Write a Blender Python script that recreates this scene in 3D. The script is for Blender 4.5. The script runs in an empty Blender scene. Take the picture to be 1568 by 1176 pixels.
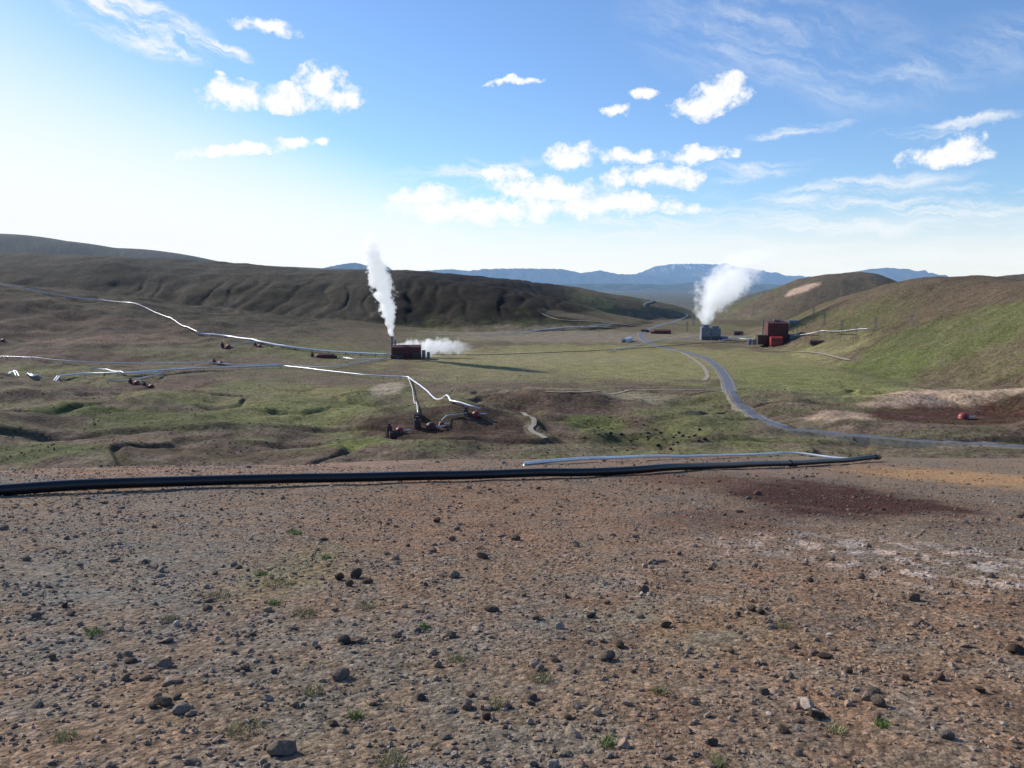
import bpy, bmesh, math, random
import numpy as np
from mathutils import Vector, Matrix
random.seed(5); rng=np.random.default_rng(7)
scn=bpy.context.scene
E=82.0; P=math.radians(7.31); F=1231.0
# ------------------------------------------------------------ noise
def _h(ix,iy,s):
    n=(ix.astype(np.int64)*374761393+iy.astype(np.int64)*668265263+s*1274126177)&0xffffffff
    n=((n^(n>>13))*1274126177)&0xffffffff
    return (n^(n>>16))&0xffff
def pn(x,y,s=0):
    x=np.asarray(x,float);y=np.asarray(y,float)
    ix=np.floor(x);iy=np.floor(y);fx=x-ix;fy=y-iy
    u=fx*fx*fx*(fx*(fx*6-15)+10);v=fy*fy*fy*(fy*(fy*6-15)+10)
    def g(dx,dy):
        a=_h(ix+dx,iy+dy,s)*(2*math.pi/65536.0)
        return np.cos(a)*(fx-dx)+np.sin(a)*(fy-dy)
    a=g(0,0);b=g(1,0);c=g(0,1);d=g(1,1)
    return ((a+(b-a)*u)*(1-v)+(c+(d-c)*u)*v)*1.5
def fbm(x,y,o=4,s=0,gain=.5):
    r=0;a=1.0
    for i in range(o):
        r=r+a*pn(x,y,s+i*17); x=x*2.03+3.1;y=y*2.03-1.7;a*=gain
    return r
def sst(a,b,x):
    t=np.clip((x-a)/(b-a),0,1);return t*t*(3-2*t)
# ------------------------------------------------------------ placement by image pixels (camera rays through image coordinates)
def ray(px,py):
    v=(px-784)/F;w=(588-py)/F
    return np.array([v,math.cos(P)+w*math.sin(P),-math.sin(P)+w*math.cos(P)])
def at(px,py,y):
    d=ray(px,py);k=y/d[1];return (d[0]*k,y,E+d[2]*k)
def R(lst): return [at(*p) for p in lst]
def RZ(lst):
    return [(at(px,py,y)[0],y,z) for px,py,y,z in lst]
def ridge(x,y,pts,wf,wb,convex=False):
    best=np.zeros_like(x)
    for (a,b) in zip(pts[:-1],pts[1:]):
        dx=b[0]-a[0];dy=b[1]-a[1];L=dx*dx+dy*dy+1e-6
        t=np.clip(((x-a[0])*dx+(y-a[1])*dy)/L,0,1)
        cx=a[0]+t*dx;cy=a[1]+t*dy;z=a[2]+t*(b[2]-a[2])
        d=np.hypot(x-cx,y-cy)
        w=wb+(wf-wb)*sst(.35,-.35,(y-cy)/(d+1e-3))
        s=np.clip(d/w,0,1)
        if convex: pr=(1-s**1.7)*sst(1.02,.86,s)
        else: pr=(1-s)**1.6*(1+1.6*s)
        best=np.maximum(best,z*pr)
    return best
RD=dict(
 farleft=(R([(-500,335,2600),(0,358,2600),(60,367,2600),(180,380,2700),(250,396,2700),(350,404,2800),(500,411,2800)]),800,900),
 main=(R([(-600,350,1500),(-100,384,1550),(0,388,1600),(180,392,1650),(330,404,1680),(500,412,1700),(590,415,1700)]),430,800),
 nose=(R([(500,412,1690),(600,417,1640),(650,424,1600),(705,430,1560),(745,441,1530),(790,468,1500),(828,494,1460)]),250,300),
 shoulder=(R([(-600,380,1000),(-150,422,1150),(0,438,1250),(120,459,1230),(230,479,1200),(300,508,1170)]),520,500),
 bluef=(R([(560,416,3300),(640,423,3300),(720,430,3300),(800,438,3400),(850,444,3500),(880,450,3500),(920,459,3600)]),350,500),
 low=(R([(760,458,2300),(860,459,2300),(920,464,2400)]),150,250),
 peak=(R([(1225,452,1900),(1262,434,1860),(1286,419,1820),(1310,416,1820),(1335,428,1800),(1380,436,1750),(1480,431,1700),(1700,400,1700)]),260,300),
 quarry=(R([(1205,446,2500),(1225,438,2500),(1260,434,2500)]),120,300),
 right=(R([(1375,462,1300),(1400,434,1180),(1432,423,1050),(1480,421,980),(1525,429,930),(1568,432,860),(1700,415,750),(1950,380,600)]),235,240),
 bank=(R([(1275,634,480),(1350,618,485),(1450,611,485),(1568,606,475),(1800,592,465)]),95,120),
 pad=(RZ([(635,650,462,6),(720,650,468,9),(800,650,462,6)]),52,62),
 mound=(RZ([(790,620,530,7),(850,620,525,13),(915,620,520,6)]),60,70),
 lhill=(R([(-200,560,520),(0,598,500),(120,612,490),(230,628,470)]),110,120),
 lhill2=(R([(-100,640,400),(60,668,395),(250,682,390)]),60,60),
)
CV=('main','nose')
def Hn(x,y):
    xc=np.clip(x,-12,12)
    s=.15+.0022*xc
    yb=24.5+np.where(xc<0,.7,1.25)*xc
    z=E-1.65-s*np.maximum(y,-60)-0.24*np.logaddexp(0,(y-yb)/1.6)*1.6
    z=z+fbm(x/9,y/9,2,3)*.08*sst(2,10,np.hypot(x,y))+fbm(x/1.3,y/1.3,3,9)*.018
    return z
PADC=at(1452,644,462)
def Hv(x,y):
    h=np.zeros_like(x)
    for k in ('farleft','main','nose','bluef','low','peak','quarry','right'):
        p,wf,wb=RD[k]; h=np.maximum(h,ridge(x,y,p,wf,wb,k in CV))
    p,wf,wb=RD['shoulder'];h=np.maximum(h,ridge(x,y,p,wf,wb))
    sl=sst(4,40,h)*(1-sst(1900,2300,y))
    g2=np.abs(pn(x/34+.5*pn(x/80,y/80,8),y/260,22));lf=sst(150,60,x)*sst(1150,1300,y)
    g3=np.abs(pn(x/95+.5*pn(x/120,y/120,18),y/400,27))
    h=h-sl*lf*((1-sst(0,.35,g2))*2.0+(1-sst(0,.35,g3))*3.0)*sst(0,1,(95-h)/25)
    h=h+sl*fbm(x/170,y/170,3,31)*4+sl*fbm(x/48,y/48,4,35)*1.5
    for k in ('bank','pad','mound','lhill','lhill2'):
        p,wf,wb=RD[k]; h=np.maximum(h,ridge(x,y,p,wf,wb))
    A=.10+.9*np.maximum(1-sst(540,660,y),.95*sst(-190,-310,x)*(1-sst(1200,1400,y)))
    h=h+A*(fbm(x/85,y/85,3,41)*4.4+.5)+A*fbm(x/22,y/22,3,51)*.9
    cx,cy,_=PADC;d=np.hypot((x-cx)/50,(y-cy)/30);k=sst(1.35,.7,d);h=h*(1-k)+(4.0+.03*(y-cy))*k
    r=np.abs(pn(x/120+.3*pn(x/40,y/40,61),y/80,60))
    h=h-(1-sst(0,.10,r))*2.4*A*(1-sst(600,720,y))*(1-k)
    return h
def H(x,y):
    x=np.asarray(x,float);y=np.asarray(y,float)
    a=Hn(x,y);b=Hv(x,y)
    return np.where(y<330,np.maximum(a,b),b)
def H1(x,y): return float(H(np.array([x]),np.array([y]))[0])
_t=np.exp(np.linspace(math.log(1.8),math.log(9000),3000))
def hit(px,py):
    d=ray(px,py);X=d[0]/d[1]*_t;Z=E+d[2]/d[1]*_t
    g=H(X,_t)-Z
    i=np.argmax(g>0)
    if g[i]<=0: i=len(_t)-1
    if i==0: i=1
    k=g[i-1]/(g[i-1]-g[i]) if g[i]!=g[i-1] else 0
    k=min(max(k,0),1)
    y=_t[i-1]+k*(_t[i]-_t[i-1]);x=d[0]/d[1]*y
    return (x,y,H1(x,y))
def near_hit(px,py,ymax=40):
    # point of the near slope (this side of its brow) lying closest to the image pixel's sight line
    t=np.linspace(4,ymax,1200);X=(px-784)/F*t/math.cos(P)
    for _ in range(2):
        z=Hn(X,t)-E;dip=np.arctan2(-z,t);pyy=588+F*np.tan(dip-P);fw=t*math.cos(P)-z*math.sin(P);X=(px-784)/F*fw
    brow=int(np.argmin(pyy));i=int(np.argmin(np.abs(pyy[:brow+1]-py)))
    return (X[i],t[i])
# ------------------------------------------------------------ materials
class NT:
    def __init__(s,nt): s.nt=nt;s.n=nt.nodes;s.l=nt.links
    def new(s,t,**k):
        n=s.n.new(t)
        for a,b in k.items(): setattr(n,a,b)
        return n
    def put(s,sock,v):
        if isinstance(v,bpy.types.NodeSocket): s.l.new(v,sock)
        elif v is not None: sock.default_value=v
    def m(s,op,a,b=None,c=None,clamp=False):
        n=s.n.new('ShaderNodeMath');n.operation=op;n.use_clamp=clamp
        for i,v in enumerate((a,b,c)): s.put(n.inputs[i],v)
        return n.outputs[0]
    def vm(s,op,a,b=None):
        n=s.n.new('ShaderNodeVectorMath');n.operation=op
        s.put(n.inputs[0],a)
        if b is not None: s.put(n.inputs[1],b)
        return n.outputs[0]
    def sep(s,v):
        n=s.n.new('ShaderNodeSeparateXYZ');s.l.new(v,n.inputs[0]);return n.outputs
    def comb(s,x,y,z):
        n=s.n.new('ShaderNodeCombineXYZ');s.put(n.inputs[0],x);s.put(n.inputs[1],y);s.put(n.inputs[2],z);return n.outputs[0]
    def noise(s,v,scale,det=4,rough=.5,dist=0):
        n=s.n.new('ShaderNodeTexNoise');s.put(n.inputs['Vector'],v);n.inputs['Scale'].default_value=scale
        n.inputs['Detail'].default_value=det;n.inputs['Roughness'].default_value=rough;n.inputs['Distortion'].default_value=dist
        return n.outputs[0]
    def ss(s,v,a,b,lo=0.,hi=1.):
        n=s.n.new('ShaderNodeMapRange');n.interpolation_type='SMOOTHSTEP'
        s.put(n.inputs[0],v);s.put(n.inputs[1],a);s.put(n.inputs[2],b);n.inputs[3].default_value=lo;n.inputs[4].default_value=hi
        return n.outputs[0]
    def mix(s,f,a,b,bt='MIX'):
        n=s.n.new('ShaderNodeMix');n.data_type='RGBA';n.blend_type=bt
        s.put(n.inputs[0],f)
        for sock,v in ((n.inputs[6],a),(n.inputs[7],b)):
            if isinstance(v,(tuple,list)) and len(v)==3: v=(*v,1)
            s.put(sock,v)
        return n.outputs[2]
HAZE_GLOW=(.23,.39,.65)
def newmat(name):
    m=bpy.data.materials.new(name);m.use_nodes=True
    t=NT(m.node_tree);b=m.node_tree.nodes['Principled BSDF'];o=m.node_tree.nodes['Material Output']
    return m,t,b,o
def add_haze_glow(t,b,o,L=9500,start=1500):  # aerial haze imitated by a blue surface glow that grows with distance
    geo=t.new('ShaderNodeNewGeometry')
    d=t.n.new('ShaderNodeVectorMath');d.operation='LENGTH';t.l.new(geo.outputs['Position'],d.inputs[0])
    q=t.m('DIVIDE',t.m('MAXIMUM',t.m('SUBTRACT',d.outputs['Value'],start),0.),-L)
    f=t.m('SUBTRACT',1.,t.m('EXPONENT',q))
    em=t.new('ShaderNodeEmission');em.inputs[0].default_value=(*HAZE_GLOW,1)
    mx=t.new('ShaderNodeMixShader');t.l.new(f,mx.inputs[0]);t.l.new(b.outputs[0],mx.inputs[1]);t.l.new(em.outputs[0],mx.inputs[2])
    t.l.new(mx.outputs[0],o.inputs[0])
def simple(name,col,rough=.6,metal=0.,nscale=1.5,var=.25,bump=0,spec=.5):
    m,t,b,o=newmat(name)
    tc=t.new('ShaderNodeTexCoord')
    n=t.noise(tc.outputs['Object'],nscale,5,.6)
    c=t.mix(t.ss(n,.3,.7),tuple(x*(1-var) for x in col),tuple(min(1,x*(1+var)) for x in col))
    t.l.new(c,b.inputs['Base Color']);b.inputs['Roughness'].default_value=rough;b.inputs['Metallic'].default_value=metal
    b.inputs['Specular IOR Level'].default_value=spec
    if bump:
        bp=t.new('ShaderNodeBump');bp.inputs['Strength'].default_value=bump;bp.inputs['Distance'].default_value=.02
        t.l.new(t.noise(tc.outputs['Object'],nscale*8,4,.6),bp.inputs['Height']);t.l.new(bp.outputs[0],b.inputs['Normal'])
    return m
def ground_mat():
    m,t,b,o=newmat('ground_soil')
    at_=t.new('ShaderNodeAttribute',attribute_name='base');nr=t.new('ShaderNodeAttribute',attribute_name='near')
    geo=t.new('ShaderNodeNewGeometry');p=geo.outputs['Position']
    near=t.sep(nr.outputs['Color'])[0]
    far=t.m('SUBTRACT',1.,near)
    n1=t.noise(p,14,5,.74); n2=t.noise(p,2.2,2,.65); n3=t.noise(p,65,2,.7)
    v=t.new('ShaderNodeTexVoronoi');v.inputs['Scale'].default_value=26;t.l.new(p,v.inputs['Vector'])
    k=t.m('MULTIPLY',t.ss(n1,.28,.72,.5,1.5),t.ss(n3,.25,.75,.68,1.32))
    vc=t.sep(v.outputs['Color'])[0]
    k=t.m('MULTIPLY',k,t.ss(vc,0.,1.,.78,1.24))
    f1=t.noise(p,.45,4,.78)
    kf=t.ss(f1,.3,.7,.48,1.52)
    K=t.m('ADD',t.m('MULTIPLY',k,near),t.m('MULTIPLY',kf,far))
    hue=t.mix(t.ss(n2,.4,.65),(1.10,.98,.87),(.97,1.,1.0))
    c=t.mix(1.,at_.outputs['Color'],hue,'MULTIPLY')
    c=t.mix(1.,c,t.comb(K,K,K),'MULTIPLY')
    t.l.new(c,b.inputs['Base Color']);b.inputs['Roughness'].default_value=.95;b.inputs['Specular IOR Level'].default_value=.08
    bn=t.new('ShaderNodeBump');bn.inputs['Distance'].default_value=.024;t.l.new(t.m('MULTIPLY',near,.9),bn.inputs['Strength'])
    hh=t.m('ADD',t.m('MULTIPLY',n1,1.2),t.m('MULTIPLY',n3,.35))
    hh=t.m('ADD',hh,t.m('MULTIPLY',v.outputs['Distance'],-.6))
    t.l.new(hh,bn.inputs['Height'])
    bf=t.new('ShaderNodeBump');bf.inputs['Distance'].default_value=1.9;t.l.new(t.m('MULTIPLY',far,.6),bf.inputs['Strength'])
    t.l.new(f1,bf.inputs['Height']);t.l.new(bn.outputs[0],bf.inputs['Normal']);t.l.new(bf.outputs[0],b.inputs['Normal'])
    add_haze_glow(t,b,o)
    return m
# ------------------------------------------------------------ mesh helpers
def fast_mesh(name,V,Fc,mat=None,cols=None,smooth=False,extra=None):
    V=np.asarray(V,np.float32);Fc=np.asarray(Fc,np.int32);n,k=Fc.shape
    me=bpy.data.meshes.new(name);me.vertices.add(len(V));me.vertices.foreach_set('co',V.ravel())
    me.loops.add(n*k);me.loops.foreach_set('vertex_index',Fc.ravel())
    me.polygons.add(n);me.polygons.foreach_set('loop_start',np.arange(n,dtype=np.int32)*k)
    me.update(calc_edges=True)
    me.polygons.foreach_set('use_smooth',np.full(n,smooth))
    def addc(nm,c):
        a=me.color_attributes.new(nm,'FLOAT_COLOR','POINT')
        cc=np.ones((len(V),4),np.float32);cc[:,:3]=c;a.data.foreach_set('color',cc.ravel())
    if cols is not None: addc('base',cols)
    if extra is not None: addc('near',extra)
    ob=bpy.data.objects.new(name,me);scn.collection.objects.link(ob)
    if mat: me.materials.append(mat)
    return ob
def tube_geo(pts,r,seg=10,cap=True):
    pts=np.array(pts,float);n=len(pts);T=np.gradient(pts,axis=0);T/=np.linalg.norm(T,axis=1)[:,None]+1e-9
    up=np.array([0,0,1.]);V=[]
    rr=np.full(n,r) if np.isscalar(r) else np.array(r)
    for i in range(n):
        a=up if abs(T[i][2])<.95 else np.array([1.,0,0])
        s=np.cross(T[i],a);s/=np.linalg.norm(s);u=np.cross(s,T[i])
        for j in range(seg):
            an=2*math.pi*j/seg;V.append(pts[i]+rr[i]*(math.cos(an)*s+math.sin(an)*u))
    Fs=[]
    for i in range(n-1):
        for j in range(seg):
            a=i*seg+j;b_=i*seg+(j+1)%seg;Fs.append((a,b_,b_+seg,a+seg))
    return V,Fs
def poly_obj(name,V,Fs,mat,parent=None,smooth=False):
    me=bpy.data.meshes.new(name);me.from_pydata([tuple(v) for v in V],[],Fs);me.update()
    for p in me.polygons:p.use_smooth=smooth
    me.materials.append(mat)
    ob=bpy.data.objects.new(name,me);scn.collection.objects.link(ob)
    if parent: ob.parent=parent
    return ob
class Geo:
    def __init__(s): s.V=[];s.F=[]
    def add(s,V,Fs):
        o=len(s.V);s.V+=[tuple(v) for v in V];s.F+=[tuple(i+o for i in f) for f in Fs]
    def box(s,c,d,rz=0):
        x,y,z=d[0]/2,d[1]/2,d[2]/2;co,si=math.cos(rz),math.sin(rz)
        V=[]
        for sx,sy,sz in((-1,-1,-1),(1,-1,-1),(1,1,-1),(-1,1,-1),(-1,-1,1),(1,-1,1),(1,1,1),(-1,1,1)):
            a,b_=sx*x,sy*y;V.append((c[0]+a*co-b_*si,c[1]+a*si+b_*co,c[2]+sz*z))
        s.add(V,[(0,3,2,1),(4,5,6,7),(0,1,5,4),(1,2,6,5),(2,3,7,6),(3,0,4,7)])
    def cyl(s,c,r,h,seg=20,r2=None):
        r2=r if r2 is None else r2
        V=[(c[0]+r*math.cos(2*math.pi*i/seg),c[1]+r*math.sin(2*math.pi*i/seg),c[2]) for i in range(seg)]
        V+=[(c[0]+r2*math.cos(2*math.pi*i/seg),c[1]+r2*math.sin(2*math.pi*i/seg),c[2]+h) for i in range(seg)]
        s.add(V,[(i,(i+1)%seg,(i+1)%seg+seg,i+seg) for i in range(seg)]+[tuple(range(seg))[::-1],tuple(range(seg,2*seg))])
    def tube(s,pts,r,seg=8):
        V,Fs=tube_geo(pts,r,seg);n=len(V);Fs=Fs+[tuple(range(seg)),tuple(range(n-seg,n))];s.add(V,Fs)
    def gable(s,c,d,rise):
        x,y,z=d[0]/2,d[1]/2,d[2]
        V=[(c[0]+a,c[1]+b_,c[2]+e) for a,b_,e in((-x,-y,0),(x,-y,0),(x,y,0),(-x,y,0),(-x,-y,z),(x,-y,z),(x,y,z),(-x,y,z),(-x,0,z+rise),(x,0,z+rise))]
        s.add(V,[(0,3,2,1),(0,1,5,4),(2,3,7,6),(1,2,6,9,5),(3,0,4,8,7),(4,5,9,8),(6,7,8,9)])
    def dome(s,c,r,h=None,seg=16,rings=6):
        h=h or r;V=[];Fs=[]
        for i in range(rings+1):
            a=math.pi/2*i/rings
            for j in range(seg):
                b_=2*math.pi*j/seg;V.append((c[0]+r*math.cos(a)*math.cos(b_),c[1]+r*math.cos(a)*math.sin(b_),c[2]+h*math.sin(a)))
        for i in range(rings):
            for j in range(seg): Fs.append((i*seg+j,i*seg+(j+1)%seg,(i+1)*seg+(j+1)%seg,(i+1)*seg+j))
        s.add(V,Fs)
    def obj(s,name,mat,parent=None,smooth=False,bevel=0):
        ob=poly_obj(name,s.V,s.F,mat,parent,smooth)
        if bevel:
            m=ob.modifiers.new('b','BEVEL');m.width=bevel;m.segments=2
        return ob
def empty(name,loc,rz=0):
    e=bpy.data.objects.new(name,None);e.location=loc;e.rotation_euler=(0,0,rz);scn.collection.objects.link(e);return e
def smooth_path(pts,step):
    pts=np.array(pts,float);out=[]
    Pp=np.vstack([2*pts[0]-pts[1],pts,2*pts[-1]-pts[-2]])
    for i in range(1,len(Pp)-2):
        L=np.linalg.norm(Pp[i+1]-Pp[i]);n=max(2,int(L/step))
        for k in range(n):
            t=k/n;out.append(.5*((2*Pp[i])+(-Pp[i-1]+Pp[i+1])*t+(2*Pp[i-1]-5*Pp[i]+4*Pp[i+1]-Pp[i+2])*t*t+(-Pp[i-1]+3*Pp[i]-3*Pp[i+1]+Pp[i+2])*t**3))
    out.append(Pp[-2]);return np.array(out)
def straight_path(pts,step):
    pts=np.array(pts,float);out=[]
    for a,b_ in zip(pts[:-1],pts[1:]):
        n=max(1,int(np.linalg.norm(b_-a)/step))
        for k in range(n): out.append(a+(b_-a)*k/n)
    out.append(pts[-1]);return np.array(out)
# ------------------------------------------------------------ colour of the land
def patches(lst):
    out=[]
    for px,py,rx,ry,c,s in lst:
        h=hit(px,py);rX=rx/F*h[1]
        y0=hit(px,py+ry)[1];y1=hit(px,max(py-ry,436 if py>440 else py-1))[1]
        out.append((h[0],h[1],rX,max(h[1]-y0,.2),max(min(y1-h[1],h[1]*.6),.2),c,s))
    return out
PA=patches([
 (870,513,230,12,(.26,.225,.17),.9),(960,556,340,30,(.29,.275,.125),.85),(760,575,150,14,(.23,.21,.12),.8),(820,548,190,10,(.31,.28,.16),.7),
 (1240,585,120,28,(.22,.235,.09),.85),(1230,545,100,10,(.28,.265,.13),.7),(1450,520,120,50,(.112,.132,.052),.75),(1350,560,60,25,(.12,.15,.05),.75),
 (1190,492,110,12,(.12,.095,.06),.85),(1010,478,90,5,(.11,.10,.06),.8),(900,487,70,4,(.20,.17,.12),.8),(1110,466,70,3,(.17,.15,.10),.7),(1330,505,70,14,(.13,.12,.065),.6),
 (1520,570,60,22,(.14,.125,.07),.75),(1500,450,110,20,(.13,.10,.07),.9),(1430,480,40,10,(.14,.115,.075),.6),(1470,560,50,10,(.14,.12,.07),.6),
 (150,500,170,26,(.11,.083,.063),.9),(60,545,180,12,(.125,.09,.07),.9),(290,535,120,8,(.18,.165,.095),.6),(260,590,80,10,(.13,.088,.07),.9),
 (50,470,90,10,(.095,.074,.058),.9),(230,520,60,8,(.22,.155,.11),.7),(120,522,80,5,(.22,.15,.11),.7),(30,500,50,5,(.21,.155,.12),.6),
 (300,612,130,8,(.18,.18,.075),.7),(200,640,210,18,(.105,.122,.045),.9),(470,630,130,26,(.17,.18,.072),.9),(480,600,110,10,(.21,.20,.09),.8),
 (590,598,28,12,(.42,.36,.28),.8),(60,640,80,12,(.10,.075,.058),.9),(60,692,120,14,(.09,.105,.04),.85),(330,695,190,9,(.11,.08,.055),.9),(540,682,60,10,(.14,.17,.05),.9),(380,660,90,7,(.13,.10,.07),.6),
 (640,705,200,8,(.13,.12,.06),.7),(860,640,60,14,(.13,.10,.07),.7),(910,650,50,14,(.14,.165,.055),.8),
 (1000,670,120,16,(.085,.09,.04),.9),(1080,640,80,26,(.15,.155,.07),.8),(1180,672,90,10,(.16,.165,.07),.6),
 (1320,674,180,7,(.18,.165,.10),.7),
 (850,610,120,22,(.115,.08,.06),.96),(715,648,155,32,(.080,.053,.040),.98),(760,592,130,8,(.17,.13,.10),.75),(812,655,12,12,(.28,.22,.16),.7),
 (1500,610,150,12,(.48,.36,.26),.98),(1390,618,100,9,(.46,.34,.25),.95),(1285,636,60,8,(.40,.30,.22),.95),(1300,658,60,9,(.24,.18,.13),.8),
 (1228,443,24,6,(.55,.40,.30),.9),(900,598,130,2,(.34,.31,.21),.6)])
PA.append((PADC[0]+2,PADC[1],54,32,29,(.085,.042,.033),.99))
PN=patches([
 (120,860,300,70,(.19,.17,.143),.75),(300,790,350,30,(.215,.168,.13),.7),(760,800,330,75,(.24,.158,.106),.8),(1150,850,220,60,(.225,.162,.12),.6),(300,722,450,14,(.30,.207,.152),.85),
 (1290,768,230,34,(.068,.031,.025),.99),(1040,735,130,14,(.15,.088,.064),.8),(1450,730,150,17,(.38,.24,.125),.95),(1050,712,260,8,(.26,.18,.13),.7),(1120,800,140,22,(.13,.08,.06),.7),
 (600,1080,500,90,(.205,.165,.118),.6),(1350,1050,260,100,(.235,.18,.132),.6),(450,880,90,50,(.20,.185,.09),.45),(1100,980,200,60,(.21,.18,.10),.3)])
WH=patches([(1430,865,240,60,(.52,.43,.37),.95),(1150,835,150,25,(.44,.34,.28),.6),(1020,905,140,50,(.40,.33,.27),.35)])
def landcol(x,y,z,sl):
    n=len(x);one=np.ones(n)
    nb=fbm(x/160,y/160,4,71);nc=fbm(x/38,y/38,4,72);nd=fbm(x/11,y/11,3,73)
    base=np.array([.18,.155,.10])[None]*one[:,None]
    def mix(f,c):
        nonlocal base
        f=np.clip(f,0,1)[:,None];base=base*(1-f)+np.array(c)[None]*f
    mix(sst(-.1,.45,nb+.4*nc)*.8,(.175,.18,.083)); mix(sst(-.1,.4,-nb+.5*nc)*.85,(.145,.108,.082))
    mix(sst(-200,-380,x)*sst(720,800,y)*.65,(.112,.092,.07))
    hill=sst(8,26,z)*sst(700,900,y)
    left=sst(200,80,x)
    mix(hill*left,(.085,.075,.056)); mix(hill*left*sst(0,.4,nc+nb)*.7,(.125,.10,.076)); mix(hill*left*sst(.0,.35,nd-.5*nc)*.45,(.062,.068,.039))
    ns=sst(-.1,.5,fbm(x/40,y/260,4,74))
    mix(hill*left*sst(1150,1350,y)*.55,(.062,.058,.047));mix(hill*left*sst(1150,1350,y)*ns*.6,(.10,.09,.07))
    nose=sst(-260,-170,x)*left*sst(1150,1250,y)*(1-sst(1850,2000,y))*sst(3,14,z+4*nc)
    mix(nose*.93,(.025,.023,.020));mix(nose*ns*.25,(.055,.05,.038));mix(nose*sst(0,.4,nc)*.6*sst(45,12,z),(.06,.075,.03))  # backlit shade of the nose hill painted into the land colour
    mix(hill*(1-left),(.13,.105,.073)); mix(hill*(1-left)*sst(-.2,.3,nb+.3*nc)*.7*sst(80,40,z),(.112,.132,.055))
    mix(sst(1900,2600,y)*.8,(.085,.085,.06));mix(sst(1900,2600,y)*sst(-.1,.4,fbm(x/500,y/900,3,76))*.5,(.15,.14,.10))
    st=fbm(x/60,y/14,4,77)
    mix(sst(.12,.5,st)*.5*(1-hill),(.13,.152,.06)); mix(sst(.15,.5,-st)*.55*(1-hill),(.18,.138,.105))
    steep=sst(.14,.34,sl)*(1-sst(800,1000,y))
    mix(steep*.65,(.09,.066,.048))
    jx=nc*.18+nd*.12
    for (cx,cy,rx,r0,r1,c,s) in PA:
        dx=(x-cx)/rx;dy=np.where(y<cy,(y-cy)/r0,(y-cy)/r1)
        mix(sst(1.15,.75,np.hypot(dx,dy)+jx)*s,c)
    fs=fbm(x/25,y/12,4,79)
    mix(sst(.15,.5,fs)*.3*(1-hill),(.125,.138,.06)); mix(sst(.15,.5,-fs)*.25*(1-hill),(.20,.165,.13))
    base=base*(1+.26*np.clip(fbm(x/14,y/7,4,70),-1,1))[:,None]
    nf=1-sst(70,120,y)
    B=base;base=np.array([.212,.165,.122])[None]*one[:,None]
    a=fbm(x/2.2,y/2.2,4,81);b_=fbm(x/.6,y/.6,4,82);c_=fbm(x/6,y/6,3,83)
    mix(sst(-.2,.5,a)*.5,(.24,.17,.118)); mix(sst(0,.5,-a+.3*b_)*.5,(.19,.165,.14))
    for (cx,cy,rx,r0,r1,c,s) in PN:
        dx=(x-cx)/rx;dy=np.where(y<cy,(y-cy)/r0,(y-cy)/r1)
        mix(sst(1.2,.45,np.hypot(dx,dy)+a*.3+b_*.15)*s,c)
    mix(sst(.35,.7,c_+.5*b_)*.35,(.28,.165,.095))
    mix(sst(.3,.8,b_+.4*c_)*.45,(.135,.096,.07))
    lum=fbm(x/.30,y/.42,3,88)
    for (cx,cy,rx,r0,r1,c,s) in WH:
        dx=(x-cx)/rx;dy=np.where(y<cy,(y-cy)/r0,(y-cy)/r1)
        mix(sst(1.2,.3,np.hypot(dx,dy)+a*.3)*sst(.0,.3,lum+.15*a)*s*.75,c)
    f=nf[:,None]
    return base*f+B*(1-f)
# ------------------------------------------------------------ ground sheet
fine=np.radians(np.arange(-41,41.001,.08));coarse=np.radians(np.arange(43,317.1,2.5))
ang=np.concatenate([fine,coarse]);na=len(ang)
def lg(a,b_,k): 
    n=int(math.log(b_/a)/math.log(1+k));return np.exp(np.linspace(math.log(a),math.log(b_),n,endpoint=False))
rad=np.concatenate([lg(.4,2.2,.08),lg(2.2,45,.012),lg(45,340,.03),lg(340,2600,.0052),lg(2600,40000,.02),[40000]]);nr=len(rad)
A_,R_=np.meshgrid(ang,rad);gx=(R_*np.sin(A_)).ravel();gy=(R_*np.cos(A_)).ravel()
gz=H(gx,gy)
Z2=gz.reshape(nr,na)
gr=np.gradient(Z2,axis=0)/np.gradient(rad)[:,None];ga=np.gradient(Z2,axis=1)/(np.gradient(ang)[None,:]*rad[:,None])
sl=np.hypot(gr,ga).ravel()
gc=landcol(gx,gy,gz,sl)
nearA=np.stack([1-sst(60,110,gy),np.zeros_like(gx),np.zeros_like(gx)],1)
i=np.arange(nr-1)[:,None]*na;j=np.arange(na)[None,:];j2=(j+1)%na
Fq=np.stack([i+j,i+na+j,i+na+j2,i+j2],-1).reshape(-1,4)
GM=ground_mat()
fast_mesh('ground',np.stack([gx,gy,gz],1),Fq,GM,gc,True,nearA)
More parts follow.
